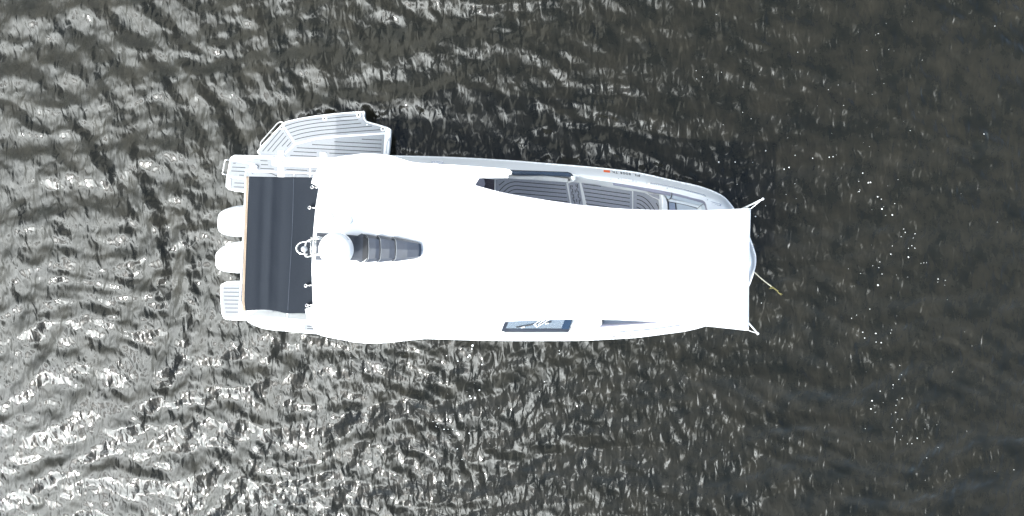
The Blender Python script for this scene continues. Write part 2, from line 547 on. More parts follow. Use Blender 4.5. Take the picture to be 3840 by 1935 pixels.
# side deck and inner liner
deck = loft('side_deck', [[off(i, 0.202, Z_DECK+0.001) for i in range(N)],
                          [(off(i, 0.205, Z_DECK)*0.5 + inner[i]*0.5) + Vector((0, 0, 0.012)) for i in range(N)], inner], 'gel', boat)
inn = normals2(inner)
if inn[0].dot(BO - inner[0]) < 0: inn = [-n for n in inn]
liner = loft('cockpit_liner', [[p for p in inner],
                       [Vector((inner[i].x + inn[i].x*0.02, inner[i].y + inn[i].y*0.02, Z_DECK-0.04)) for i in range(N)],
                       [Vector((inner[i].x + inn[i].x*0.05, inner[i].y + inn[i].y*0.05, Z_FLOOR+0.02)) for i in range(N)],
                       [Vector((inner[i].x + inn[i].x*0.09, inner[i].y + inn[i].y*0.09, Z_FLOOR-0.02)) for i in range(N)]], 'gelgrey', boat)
# bottom of the hull with the open stern quarter
stern = [(1385,583),(1250,590),(1030,590),(1026,588),(945,588),(935,640),(920,760),(912,1000),(905,1195)]
low = [off(i, 0.03, 0) for i in range(N)] + [P(p[0], p[1], 0.42) for p in stern[::-1]]
bm = bmesh.new(); add_prism(bm, low, -0.35, 0.44)
link('hull_bottom', bm, 'gel', boat)
# end caps of the topsides (transom corner and terrace doorway)
for k, nm in ((0, 'bulwark_end'), (N-1, 'bulwark_end')):
    pts = [r[k] for r in hull_rows[2:]] + [inner[k], Vector((inner[k].x, inner[k].y, 0.40))]
    bm = bmesh.new(); bm.faces.new([bm.verts.new(p) for p in pts])
    link(nm, bm, 'gel', boat, solid=0.01)

# --- lettering on the hull sides
def on_slope(i_f, v, lift=0.004):
    i = int(i_f); t = i_f - i; j = min(i+1, N-1)
    lo0, hi0 = hull_rows[4][i], hull_rows[5][i]; lo1, hi1 = hull_rows[4][j], hull_rows[5][j]
    a = lo0.lerp(hi0, v); b = lo1.lerp(hi1, v)
    p = a.lerp(b, t)
    nn = nrm[i]
    return Vector((p.x - nn.x*lift, p.y - nn.y*lift, p.z + lift*0.4))
def idx_at(px, port):
    best = None
    for i in range(N-1):
        a, b = dense[i], dense[i+1]
        if (a[1] < 940) != port: continue
        if min(a[0], b[0]) <= px <= max(a[0], b[0]):
            return i + (px - a[0])/(b[0]-a[0])
def registration(x0, x1, port, v0):
    i0, i1 = idx_at(x0, port), idx_at(x1, port)
    plate = bpy.data.objects.new('registration_number', None); plate.empty_display_size = 0.1
    scene.collection.objects.link(plate); plate.parent = boat
    c_ = on_slope((i0+i1)/2, 0.5); ORIGIN[plate.name] = c_; plate.location = c_ - wpos(boat)
    adv = {'F': .62, 'L': .60, '1': .50, '0': .62, 'T': .62, 'K': .66, ' ': .34}
    body = 'FL 1001 TK'; tot = sum(adv[ch] for ch in body); u = 0.0
    for ch in body:
        if ch != ' ':
            w_ = adv[ch]*(0.45 if ch == '1' else 0.80)
            a_, b_ = (u + (adv[ch]-w_)/2)/tot, (u + (adv[ch]+w_)/2)/tot
            lettering('letter', ch, lambda p_, q_, a_=a_, b_=b_: on_slope(i0 + (i1-i0)*(a_ + (b_-a_)*p_), v0 + 0.30*q_), 'ink', plate)
        u += adv[ch]
registration(2399, 2291, True, 0.16)
registration(2264, 2371, False, 0.22)
d0, d1 = idx_at(2286, True), idx_at(2262, True)
bm = bmesh.new()
q = [[bm.verts.new(on_slope(d0 + (d1-d0)*u/3, 0.14 + 0.30*v)) for u in range(4)] for v in (0, 1)]
for u in range(3): bm.faces.new((q[0][u], q[0][u+1], q[1][u+1], q[1][u]))
link('validation_decal', bm, 'orange', hull)

# --- deck fittings
def cleat(px, name='pull_up_cleat', z=Z_DECK+0.016):
    c = sum((P(p[0], p[1], z) for p in px), Vector())/4
    bm = bmesh.new()
    add_prism(bm, [P(p[0], p[1], z) for p in px], z-0.02, z+0.004)
    o = link(name, bm, 'steel', deck)
    return o
def quad(a, b, w):
    d = Vector((b[0]-a[0], b[1]-a[1])); n = Vector((-d.y, d.x)).normalized()*w/2
    return [(a[0]+n.x, a[1]+n.y), (b[0]+n.x, b[1]+n.y), (b[0]-n.x, b[1]-n.y), (a[0]-n.x, a[1]-n.y)]
for a, b in (((1618,609),(1662,611)), ((2330,672),(2374,679)), ((2664,760),(2704,769)), ((2213,1242),(2234,1242))):
    cleat(quad(a, b, 9))
for a, b in (((1622,609),(1658,611)), ((2334,672.6),(2370,678.4)), ((2668,761),(2700,768)), ):
    prism('cleat_bar', quad(a, b, 4.0), Z_DECK+0.015, Z_DECK+0.034, 'plast', deck)
c = P(1592, 613, Z_DECK+0.02)
lathe('deck_filler_cap', [(0.03, -0.02), (0.03, 0.006), (0.026, 0.012), (0, 0.014)], c, 'plast', deck)
for p in ((2291,672.5),(2319,670),(2385,683),(2502,706),(2653,749)):
    c = P(p[0], p[1], Z_DECK+0.02); lathe('deck_stud', [(0.008, -0.015), (0.008, 0.012), (0, 0.014)], c, 'grey', deck, seg=10)
def handrail(px, z=1.13):
    pts = smooth_line(px, 4)
    o = px_tube('bow_handrail', pts, z, 0.012, 'steel', boat)
    for k in (0, len(pts)//2, len(pts)-1):
        t = P(pts[k][0], pts[k][1], z)
        tube('rail_post', [t, Vector((t.x, t.y, Z_DECK-0.02))], 0.010, 'steel', o)
    # slim base line of the rail
    px_tube('rail_base', [(p[0], p[1]+4) for p in pts], Z_DECK+0.02, 0.006, 'plast', o)
handrail([(2429,686),(2470,692),(2540,706),(2600,721),(2636,731),(2646,736)])
handrail([(2289,1243),(2316,1244),(2384,1239),(2463,1231),(2520,1223),(2572,1215)])

# --- cockpit floor, foam pads with caulk lines
ZF = Z_FLOOR
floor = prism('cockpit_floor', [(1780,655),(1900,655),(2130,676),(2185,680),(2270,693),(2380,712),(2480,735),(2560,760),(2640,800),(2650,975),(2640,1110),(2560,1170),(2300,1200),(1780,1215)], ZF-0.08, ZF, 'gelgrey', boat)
def pad(name, px, z, parent, m, lines=(), conv=None, n=0, w=0.011, th=0.010):
    o = prism(name, px, z-0.004, z+th, m, parent, conv=conv)
    return o, z+th
def floorpad(px, lines, conv=Z5, n=0, name='floor_pad'):
    o = prism(name, px, ZF-0.002, ZF+0.012, 'evad', boat, conv=conv)
    caulk(lines, ZF+0.012, o, conv, w=0.013, n=n)
    return o
arc = lambda dx, dy: [(735+dx*1.0, 690+dx*0.25), (790+dx*0.75, 610+dy), (870+dx*0.5, 548+dy), (960+dx*0.35, 523+dy), (1060+dx*0.1, 523+dy)]
floorpad([(682,490),(720,478),(760,468),(870,464),(1815,530),(1885,900),(1885,1400),(682,1400)], [
    [(735,578),(822,510)],
    [(735,685),(760,648),(805,600),(860,560),(920,533),(985,522),(1050,524),(1798,585)],
    [(800,700),(830,665),(880,622),(930,597),(985,584),(1050,586),(1808,649)],
    [(868,712),(900,682),(945,658),(1000,646),(1060,648),(1819,713)],
    [(945,728),(975,714),(1010,708),(1060,710),(1829,777)],
    [(1000,770),(1310,795),(1838,842)]], n=0)
dash = []
for (x, y0, y1) in ((1886,580,645),(1908,575,610),(1918,635,695),(1906,678,742),(1934,722,788),(1924,772,838),(1950,815,872),
                    (1958,648,695),(1982,802,850),(1972,565,606),(1996,560,625),(1986,630,690),(2015,670,730),(2006,720,782),(2036,772,838),(2024,815,878)):
    dash.append([(x, y0), (x+8, y1)])
floorpad([(1848,548),(1922,528),(2028,538),(2092,910),(2160,1400),(2000,1400),(1905,890)], dash)
def pad_c():
    L = [[(2098,560),(2378,595)]]
    for k in range(6):
        y0 = 622 + 63.5*k; L.append([(2095+9.5*k, y0), (2950 - 0*k, y0 + 120 - k*2)])
    return L
pc = [(2180,686),(2228,691),(2266,699),(2370,717),(2369,1000),(2260,1000)]
o = prism('floor_pad', pc, ZF-0.002, ZF+0.012, 'evad', boat)
cl = [[Z5((2098,560)), Z5((2378,595))]]
for k in range(5):
    a = Z5((2095+10*k, 622+63.5*k)); b = Z6((597-2*k, 548+54.5*k))
    cl.append([a, b])
caulk(cl, ZF+0.012, o, None, w=0.013)
o = prism('floor_pad', [(645,503),(800,528),(845,552),(1000,634),(1022,665),(1040,775),(1045,1400),(640,1400)], ZF-0.002, ZF+0.012, 'evad', boat, conv=Z6)
caulk([[(695,562),(760,578),(830,622),(890,690),(940,765)], [(692,615),(755,636),(820,680),(865,730),(885,765)],
       [(690,668),(740,686),(790,724),(822,762)], [(688,722),(720,735),(750,760)], [(958,668),(985,710),(1000,765)]], ZF+0.012, o, Z6, w=0.013, n=4)
prism('floor_pad', [(846,532),(1022,558),(1020,622),(905,572)], ZF+0.10, ZF+0.115, 'evad', boat, conv=Z6)
prism('corner_step', [(838,524),(1030,552),(1026,632),(900,580)], ZF-0.002, ZF+0.10, 'gelgrey', boat, conv=Z6)
# ledge under the port glass, helm floor, pillar
prism('side_ledge', [(905,432),(1480,427),(1848,470),(1842,512),(1820,524),(870,462)], ZF, ZF+0.22, 'gelgrey', boat, conv=Z5, bevel=0.01)
prism('side_ledge', [(1842,510),(1925,500),(1918,520),(1845,545)], ZF, ZF+0.15, 'gelgrey', boat, conv=Z5)
prism('helm_floor', [(1785,664),(1855,673),(1856,725),(1775,715)], ZF-0.002, ZF+0.03, 'cabin', boat)
prism('helm_mat', [(1790,668),(1815,671),(1820,689),(1812,709),(1780,702)], ZF+0.03, ZF+0.05, 'bolster', boat)
px_tube('threshold_trim', [(1856.5,673),(1856,718)], ZF+0.03, 0.010, 'plast', boat)

# --- bow step and lounge
prism('bow_step', [(1028,548),(1060,552),(1092,580),(1130,700),(1140,2200),(1040,2200),(1040,700)], ZF, 0.83, 'gel', boat, conv=Z6, bevel=0.02)
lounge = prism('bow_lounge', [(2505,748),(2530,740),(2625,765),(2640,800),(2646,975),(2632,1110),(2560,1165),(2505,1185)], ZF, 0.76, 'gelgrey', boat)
def band(name, A, B, zA, zB, m, parent, th=0.0, n=5):
    """cushion strip between two photo lines at two heights, rounded across"""
    a = smooth_line(A, n); b = smooth_line(B, n)
    a = [P(p[0], p[1], zA) for p in a]; b = [P(p[0], p[1], zB) for p in b]
    rows = []
    for k in range(7):
        t = k/6
        bul = th*math.sin(math.pi*t)
        rows.append([x.lerp(y, t) + Vector((0, 0, bul)) for x, y in zip(a, b)])
    rows = [[v - Vector((0, 0, 0.06)) for v in rows[0]]] + rows + [[v - Vector((0, 0, 0.06)) for v in rows[-1]]]
    return loft(name, rows, m, parent)
band('bolster', [(2296,685),(2390,699),(2450,708),(2517,722)], [(2300,694),(2390,710),(2450,722),(2513,735)], 1.055, 1.03, 'bolster', lounge, 0.012)
band('bolster', [(2518.5,722),(2580,737),(2641,754),(2650,766),(2656,789),(2660,860)], [(2521,731.5),(2580,746),(2634,761),(2642,771),(2647,789),(2650,860)], 1.055, 1.03, 'bolster', lounge, 0.012)
band('backrest', [(2521,732),(2580,746.5),(2634,761.5)], [(2518,744.5),(2575,758),(2627,771)], 1.02, 0.90, 'vinyl', lounge, 0.006)
band('backrest', [(2636,763),(2642,772),(2647,789),(2650,860)], [(2628,772.5),(2630,778),(2632,789),(2634,860)], 1.02, 0.90, 'vinyl', lounge, 0.006)
band('backrest', [(2484,727.5),(2500,730),(2519,732)], [(2500,738),(2507,747),(2516,744)], 1.02, 0.88, 'vinyl', lounge, 0.01)
band('seat_edge', [(2512,746),(2575,759),(2626,772)], [(2508,755.5),(2565,767),(2616,780)], 0.89, 0.84, 'vinyl2', lounge, 0.004)
band('seat_edge', [(2627.5,773),(2631,789),(2634,860)], [(2617,781),(2618,789),(2620,860)], 0.89, 0.84, 'vinyl2', lounge, 0.004)
prism('seat_cushion', [(2535,760),(2570,768),(2614.5,780),(2617,790),(2625,975),(2600,1130),(2550,1160),(2540,800)], 0.76, 0.83, 'vinyl', lounge, bevel=0.008)
prism('seat_cushion', [(2508.5,757.5),(2531.5,761),(2536,800),(2545,1160),(2515,1165),(2509,800)], 0.76, 0.835, 'vinyld', lounge, bevel=0.008)
px_tube('cushion_piping', [(2505,757),(2507,756),(2533,760),(2572,768.5),(2615.5,780.5)], 0.838, 0.006, 'caulk', lounge)
px_tube('cushion_piping', [(2505,757),(2506,780),(2508,830)], 0.838, 0.009, 'caulk', lounge)
px_tube('cushion_piping', [(2532.5,761),(2536,789),(2538,830)], 0.838, 0.006, 'caulk', lounge)
px_tube('cushion_piping', [(2518,721),(2519.5,728),(2517.5,738),(2511,748)], 1.05, 0.006, 'caulk', lounge)
px_tube('cushion_piping', [(2641.5,754.5),(2639,762),(2628,771.5),(2617,780)], 1.0, 0.004, 'caulk', lounge)
# starboard lounge seen through the narrow gap
band('bolster', [(2251,1228),(2330,1221),(2400,1215.5),(2487,1208.5),(2560,1195)], [(2251,1217),(2330,1212),(2400,1207),(2480,1199),(2550,1186)], 1.055, 1.03, 'bolster', lounge, 0.012)
band('backrest', [(2256,1217),(2330,1211),(2400,1206),(2480,1198)], [(2264,1205),(2330,1202),(2400,1194),(2470,1186)], 1.02, 0.86, 'vinyld', lounge, 0.004)
prism('seat_cushion', [(2264,1204),(2330,1201),(2400,1193),(2470,1184),(2470,1150),(2264,1150)], ZF, 0.84, 'vinyl', lounge)
prism('console_bulkhead', [(2140,1160),(2256,1160),(2258,1216),(2248,1226),(2140,1240)], ZF, Z_DECK+0.012, 'gel', boat, bevel=0.012)
prism('seat_side_panel', [(2247,1190),(2257,1190),(2257,1218),(2247,1219)], 0.9, 1.075, 'vinyl2', lounge)

# --- glass on both sides
def slab(name, quad_pts, th, m, parent):
    a, b, c, d = [Vector(v) for v in quad_pts]
    n = (b-a).cross(d-a).normalized()*th/2
    bm = bmesh.new()
    f = [bm.verts.new(v + n) for v in (a, b, c, d)]; g = [bm.verts.new(v - n) for v in (a, b, c, d)]
    bm.faces.new(f); bm.faces.new(g[::-1])
    for i in range(4): bm.faces.new((f[i], g[i], g[(i+1) % 4], f[(i+1) % 4]))
    return link(name, bm, m, parent)
zb, zt = 1.10, 1.75
ws = slab('side_windscreen', [P(1876,1241,zb), P(2131,1242,zb), P(2158,1170,zt), P(1905,1172,zt)], 0.012, 'glass', boat)
def on_ws(u, v, lift=0.012):
    A, B, C, D = P(1876,1241,zb), P(2131,1242,zb), P(2158,1170,zt), P(1905,1172,zt)
    n = (B-A).cross(D-A).normalized()
    if n.z < 0: n = -n
    return A.lerp(B, u).lerp(D.lerp(C, u), v) + n*lift
slab('dark_border', [on_ws(0,0), on_ws(1,0), on_ws(1,0.16), on_ws(0,0.16)], 0.004, 'gloss', ws)
slab('dark_border', [on_ws(0,0.16), on_ws(0.06,0.16), on_ws(0.06,1), on_ws(0,1)], 0.004, 'gloss', ws)
slab('dark_border', [on_ws(0.88,0.16), on_ws(1,0.16), on_ws(1,1), on_ws(0.88,1)], 0.004, 'blueglass', ws)
tube('window_trim', [on_ws(0,0,0.01), on_ws(0,1,0.01)], 0.007, 'steel', ws)
tube('window_trim', [on_ws(1,0,0.01), on_ws(1,1,0.01)], 0.007, 'steel', ws)
prism('window_sill', [(1891,1243),(2134,1243),(2128,1249),(2115,1252),(1889,1252)], Z_DECK-0.01, Z_DECK+0.05, 'grey', ws)
prism('sill_rubber', [(1893,1242),(2132,1242.5),(2131,1245.5),(1893,1245.5)], Z_DECK, Z_DECK+0.065, 'dark', ws)
# wiper: blade and arms
def wp(p, lift):   # enlargement pixel -> point on the glass plane
    px, py = ZW(p)
    A, B, C, D = P(1876,1241,zb), P(2131,1242,zb), P(2158,1170,zt), P(1905,1172,zt)
    n = (B-A).cross(D-A).normalized()
    if n.z < 0: n = -n
    o_ = Vector((0, 0, CAM_H)); d_ = P(px, py, 0.0) - o_
    t = ((A + n*lift) - o_).dot(n)/d_.dot(n)
    return o_ + d_*t
tube('wiper_blade', [wp((620,460),0.02), wp((900,420),0.03), wp((1250,350),0.035), wp((1675,295),0.02)], 0.011, 'black', ws)
for a, b in (((1130,385),(1400,215)), ((1270,380),(1480,225)), ((1215,470),(1330,400)), ((1330,400),(1640,205))):
    tube('wiper_arm', [wp(a,0.05), wp(b,0.05)], 0.006, 'plast', ws)
c = wp((1200,405), 0.05); lathe('wiper_pivot', [(0.02,-0.02),(0.02,0.02),(0,0.025)], c, 'plast', ws, seg=14)
box('wiper_clip', wp((810,462),0.03), (0.07,0.02,0.02), 'plast', ws, rotz=0.1)
box('wiper_clip', wp((1540,345),0.03), (0.06,0.02,0.02), 'plast', ws, rotz=0.15)
prism('dash_top', [(1890,1228),(2040,1230),(2046,1226),(2046,1170),(1895,1170)], 0.98, 1.04, 'vinyl2', boat)
prism('dash_top', [(2046,1231),(2125,1233),(2140,1170),(2046,1170)], 0.9, 0.98, 'vinyl', boat)
# port glass: lowered pane lying in its pocket
pg = band('side_window', [(1912,640),(2000,642.5),(2072,645),(2126,647.5),(2140,652)], [(1904,655),(2000,657.5),(2072,660),(2126,662.5),(2146,663)], 1.115, 1.015, 'blueglass', boat, 0.02)
tube('window_gasket', [P(p[0],p[1],1.09) for p in ((1908,639.5),(2003,642),(2100,645.5),(2128,646.5),(2140,650.5),(2148,660))], 0.010, 'black', pg)
px_tube('window_trim', [(1893,636),(1960,639.5),(2060,643.5),(2085,644)], 1.085, 0.006, 'grey', pg)
prism('window_post', [(2141,658),(2158,660),(2158,672),(2150,680),(2142,668)], ZF, 1.06, 'gel', boat, bevel=0.008)

# --- hardtop
Z_ROOF = 2.33
roof_px = [(1171.5,685),(1174,676),(1181,659),(1190,642.6),(1205,621),(1236,600),(1270,591.5),(1325,584),(1357,580.5),(1412,581),(1444,584),(1477,591),(1510,601.5),(1542,611),(1575,615),(1700,622),
           (1800,629),(1893,636),(1908,640),(1916,646),(1914,651),(1901.5,652),(1901.5,663.5),(1880,664),(1870,663),(1830,664),(1795,664),(1792,668),(1780,690),(1772,720),(1800,850),(1806,960),(1800,1080),(1790,1170),(1892,1180),(1889,1206),(1875,1242),
           (1800,1251),(1700,1258),(1580,1268.5),(1540,1272),(1480,1279),(1420,1284),(1380,1284.5),(1334,1281),(1288,1272),(1232,1261.5),(1207,1255.5),(1193,1250),(1184,1239),(1177,1226),(1159,1203.5),(1154.4,1189.7),(1148,1162),(1176,1150),
           (1177.5,1143.5),(1174.5,1072.6),(1172,1008),(1174,962),(1177.5,885),(1180.6,848),(1188,771),(1200,700)]
bm = bmesh.new()
pts = [P(p[0], p[1], Z_ROOF) for p in roof_px]
n = len(pts)
top = [bm.verts.new(p) for p in pts]
bot = [bm.verts.new((p.x, p.y, Z_ROOF-0.07)) for p in pts]
ft = bm.faces.new(top); bm.faces.new(bot[::-1])
for i in range(n): bm.faces.new((top[(i+1) % n], top[i], bot[i], bot[(i+1) % n]))
bm.normal_update()
if ft.normal.z < 0: ft.normal_flip()
bmesh.ops.bevel(bm, geom=list(ft.edges), offset=0.035, segments=4, profile=0.6, affect='EDGES', clamp_overlap=True)
hardtop = link('hardtop', bm, 'gel', boat)
ZT = Z_ROOF + 0.003
# cabin sides carrying the hardtop
prism('cabin_side', [(1440,628),(1785,640),(1790,655),(1440,640)], Z_DECK-0.02, Z_ROOF-0.04, 'gel', boat)
prism('cabin_side', [(1430,1215),(1780,1215),(1780,1228),(1430,1232)], Z_DECK-0.02, Z_ROOF-0.04, 'gel', boat)
tube('windscreen_pillar', [P(1776,692,Z_ROOF-0.03), P(1786,671,Z_ROOF-0.05), P(1793,660,1.9)], 0.018, 'gel', boat)
# rod holders along the aft edge
for (x, y, x2, y2) in ((1171,702,1198,705), (1161,778,1189,781), (1147,1071,1174,1068), (1151,1145,1177,1142)):
    p = P(x, y, Z_ROOF-0.01); q = P(x2+10, y2, Z_ROOF-0.03)
    rh = lathe('rod_holder', [(0.020,-0.12),(0.020,0.0),(0.027,0.004),(0.027,0.012),(0.018,0.012),(0.017,-0.05),(0,-0.05)], p, 'steel', hardtop, seg=16)
    add = bmesh.new(); add_tube(add, [p - Vector((-0.015,0,0.01)), q], 0.014, 8)
    link('rod_holder_bracket', add, 'steel', hardtop, smooth=True)
    lathe('rod_holder_bore', [(0.0165,-0.02),(0.0165,0.006),(0,0.007)], p, 'dark', hardtop, seg=14)
# hinges, small fittings and low antenna domes on the roof
for (x, y) in ((1216,742),(1217,1025),(1196,1103)):
    box('roof_hinge', P(x, y, ZT+0.006), (0.10, 0.05, 0.02), 'plast', hardtop, bevel=0.004)
    box('roof_hinge_pin', P(x-2, y+2, ZT+0.018), (0.05, 0.012, 0.012), 'steel', hardtop)
lathe('antenna_dome', [(0.145,-0.05),(0.145,0.008),(0.13,0.022),(0.08,0.03),(0,0.033)], P(1222,823,ZT), 'plast', hardtop, seg=32)
lathe('antenna_dome', [(0.075,-0.05),(0.075,0.006),(0.06,0.018),(0.03,0.024),(0,0.026)], P(1306,826,ZT), 'plast', hardtop, seg=24)
for (x, y) in ((1580,729),(1720,649),(1728,649)):
    lathe('roof_stud', [(0.008,-0.05),(0.008,0.01),(0,0.012)], P(x, y, ZT), 'grey', hardtop, seg=8)

# --- navy stepped cowl on the roof
cowl = prism('roof_cowl', [(455,230),(980,262),(1115,275),(1180,240),(1225,262),(1225,680),(1160,712),(1100,675),(437,668)], ZT-0.02, ZT+0.045, 'gloss', boat, conv=Z4, bevel=0.01)
prism('cowl_well', [(470,300),(1150,330),(1210,335),(1195,620),(470,612)], ZT+0.03, ZT+0.049, 'gloss', cowl, conv=Z4)
prism('cowl_ridge', [(455,262),(980,292),(1200,322),(1200,333),(980,305),(455,276)], ZT+0.03, ZT+0.056, 'gloss', cowl, conv=Z4)
prism('cowl_ridge', [(440,628),(1180,622),(1180,634),(440,640)], ZT+0.03, ZT+0.056, 'gloss', cowl, conv=Z4)
def louvre(xl, yt0, yb0, xr, yt1, yb1, tipx=None):
    """wedge: tall open lip on the left, dropping to the right, chamfered flanks"""
    def sec(x, yt, yb, ztop):
        yc = (yt+yb)/2; h = (yb-yt)/2
        q = [(x-22, yt, ZT-0.02), (x-22, yt, ztop-0.045), (x+22, yc-h*0.76, ztop), (x+32, yc, ztop+0.005), (x+22, yc+h*0.76, ztop), (x-22, yb, ztop-0.045), (x-22, yb, ZT-0.02)]
        return [P(*Z4((a, b)), z) for a, b, z in q]
    rows = [sec(xl, yt0, yb0, ZT+0.115), sec(xl+0.5*(xr-xl), (yt0+yt1)/2, (yb0+yb1)/2, ZT+0.105), sec(xr, yt1, yb1, ZT+0.085)]
    if tipx:
        yc = (yt1+yb1)/2
        rows.append(sec(tipx, yc-(yc-yt1)*0.93, yc+(yb1-yc)*0.93, ZT+0.06))
    bm = bmesh.new()
    R = [[bm.verts.new(p) for p in row] for row in rows]
    for A, B in zip(R, R[1:]):
        for i in range(len(A)-1): bm.faces.new((A[i], A[i+1], B[i+1], B[i]))
    o = link('louvre', bm, 'gloss', cowl, solid=0.012)
    lip = rows[0][1:-1]
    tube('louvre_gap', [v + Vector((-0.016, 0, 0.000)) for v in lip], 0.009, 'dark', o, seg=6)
    tube('louvre_lip', [v + Vector((0, 0, 0.002)) for v in lip], 0.004, 'grey', o, seg=6)
    return o
louvre(1715, 298, 690, 2075, 372, 640, 2112)
louvre(1468, 270, 700, 1740, 322, 668)
louvre(1272, 254, 703, 1492, 300, 678)
prism('louvre_dark_opening', [(1212,285),(1262,318),(1275,340),(1275,620),(1258,650),(1196,684)], ZT+0.04, ZT+0.060, 'dark', cowl, conv=Z4)  # dark block stands in for the recessed vent opening

# --- radar
rc = P(1262, 934, 2.72)
rad = lathe('radar_dome', [(0.20,-0.04),(0.262,-0.03),(0.272,0.0),(0.268,0.05),(0.255,0.11),(0.238,0.145),(0.20,0.165),(0.12,0.178),(0,0.182)], rc, 'plast', boat, seg=64)
lathe('radar_pedestal', [(0.17,-0.30),(0.17,-0.27),(0.13,-0.25),(0.13,-0.06),(0.19,-0.04)], rc, 'plast', rad, seg=32)
def on_dome(a0, a1, u, v):
    a = math.radians(a0 + (a1-a0)*u)
    r = 0.2685 - 0.0135*v + 0.003; z = 0.048 + 0.062*v
    return rc + Vector((r*math.cos(a), r*math.sin(a), z))
lettering('radar_lettering', 'Raymarine', lambda u, v: on_dome(36, 98, u, 0.1+0.8*v), 'greyink', rad)
lettering('radar_lettering', 'Quantum', lambda u, v: on_dome(-18, 14, u, 0.35+0.3*v), 'gelgrey', rad)

# --- stainless light mast behind the radar
mast = px_tube('light_mast', [(900,400),(700,408),(590,425),(520,460),(488,510),(470,580),(462,650),(450,740),(452,820),(480,870),(540,882),(700,850),(830,830)], 2.62, 0.013, 'steel', boat, n=3, conv=ZM)
px_tube('mast_hoop', [(600,465),(520,478),(400,490),(300,530),(240,600),(228,660),(250,730),(310,785),(400,808),(520,825)], 2.60, 0.014, 'steel', mast, n=3, conv=ZM)
for x in (615, 705, 745):
    px_tube('mast_crossbar', [(x+8,372),(x,860)], 2.60, 0.012, 'steel', mast, conv=ZM)
px_tube('mast_brace', [(610,362),(930,362)], 2.60, 0.010, 'steel', mast, conv=ZM)
px_tube('mast_brace', [(600,840),(860,790)], 2.60, 0.010, 'steel', mast, conv=ZM)
for p in ((760,362),(770,850)):
    t = P(*ZM(p), 2.60); tube('mast_leg', [t, Vector((t.x+0.03, t.y, ZT-0.02))], 0.012, 'steel', mast)
c = P(*ZM((430,680)), 2.66)
lathe('anchor_light', [(0.030,-0.05),(0.046,-0.04),(0.048,0.0),(0.044,0.012),(0,0.016)], c, 'grey', mast, seg=20)

# --- stern quarter: side deck (port), pads, tubes
ZS = 0.47
sp = prism('swim_platform', [(862,592),(868,586),(880,580.5),(972,582.5),(1025,585),(1028,600),(1034,611),(1195,618),(1300,622),(1300,740),(930,740),(918,722),(880,717),(856,711),(846,700),(847,675)], 0.30, ZS, 'gel', boat, bevel=0.012)
def spad(px, lines, conv=ZA, parent=sp, z=ZS, n=0):
    prism('deck_pad', px, z-0.002, z+0.010, 'eva', parent, conv=conv)
    caulk(lines, z+0.010, parent, conv, n=n)
spad([(322,305),(890,420),(840,432),(825,530),(760,545),(735,600),(728,782),(245,708)], [[(385,374),(462,376)], [(365,480),(720,493)], [(340,584),(732,602)], [(555,697),(680,702)]])
spad([(245,760),(735,842),(735,1110),(330,1062),(225,1020)], [[(425,908),(735,918)], [(408,1014),(735,1026)]])
spad([(500,292),(890,290),(945,242),(1405,268),(1432,442),(1588,452),(1588,900),(760,900),(760,600),(1010,560),(985,395)],
     [[(1130,305),(1320,313)], [(1145,411),(1335,419)], [(1127,516),(1493,532)], [(1108,620),(1240,625),(1340,632),(1450,664),(1580,725)]], n=4)
prism('deck_pad', [(1066,624),(1159,628),(1158,720),(1066,720)], ZS-0.002, ZS+0.010, 'eva', sp)
caulk([[(1074,635.6),(1152,639)], [(1074,650.5),(1152,653.5)]], ZS+0.010, sp)
prism('deck_pad', [(1164,628),(1240,632),(1240,720),(1163,720)], ZS-0.002, ZS+0.010, 'eva', sp)
caulk([[(1170.5,641),(1195,642)], [(1170.5,655.5),(1190,656)]], ZS+0.010, sp)
prism('locker_latch', [(480,270),(890,258),(890,212),(450,195)], ZS-0.002, ZS+0.03, 'plast', sp, conv=ZA, bevel=0.006)
prism('corner_plate', [(218,785),(330,800),(325,1015),(215,1010)], ZS-0.002, ZS+0.025, 'plast', sp, conv=ZA, bevel=0.005)
prism('tube_base', [(838,432),(970,412),(1045,450),(1040,535),(828,535)], ZS-0.002, ZS+0.05, 'plast', sp, conv=ZA, bevel=0.01)
px_tube('grab_rail', [(300,290),(200,280),(172,290),(160,360),(110,620),(105,650),(130,668),(230,690)], ZS-0.03, 0.014, 'steel', sp, conv=ZA)
sp2 = prism('swim_platform', [(849,1056),(930,1054),(960,1054),(960,1204),(928,1203.5),(870,1201),(848,1199),(837,1193),(830,1175),(826,1120),(824.7,1076),(828,1066)], 0.30, ZS, 'gel', boat, bevel=0.012)
prism('deck_pad', [(836,1068),(930,1065),(930,1184),(844,1190),(838,1178),(833,1130)], ZS-0.002, ZS+0.010, 'eva', sp2)
caulk([[(188,586),(420,587)], [(190,634),(420,636)], [(195,682),(420,686)], [(195,730),(420,733)], [(202,778),(420,781)], [(208,827),(420,829)], [(216,876),(420,878)]], ZS+0.010, sp2, Z3)
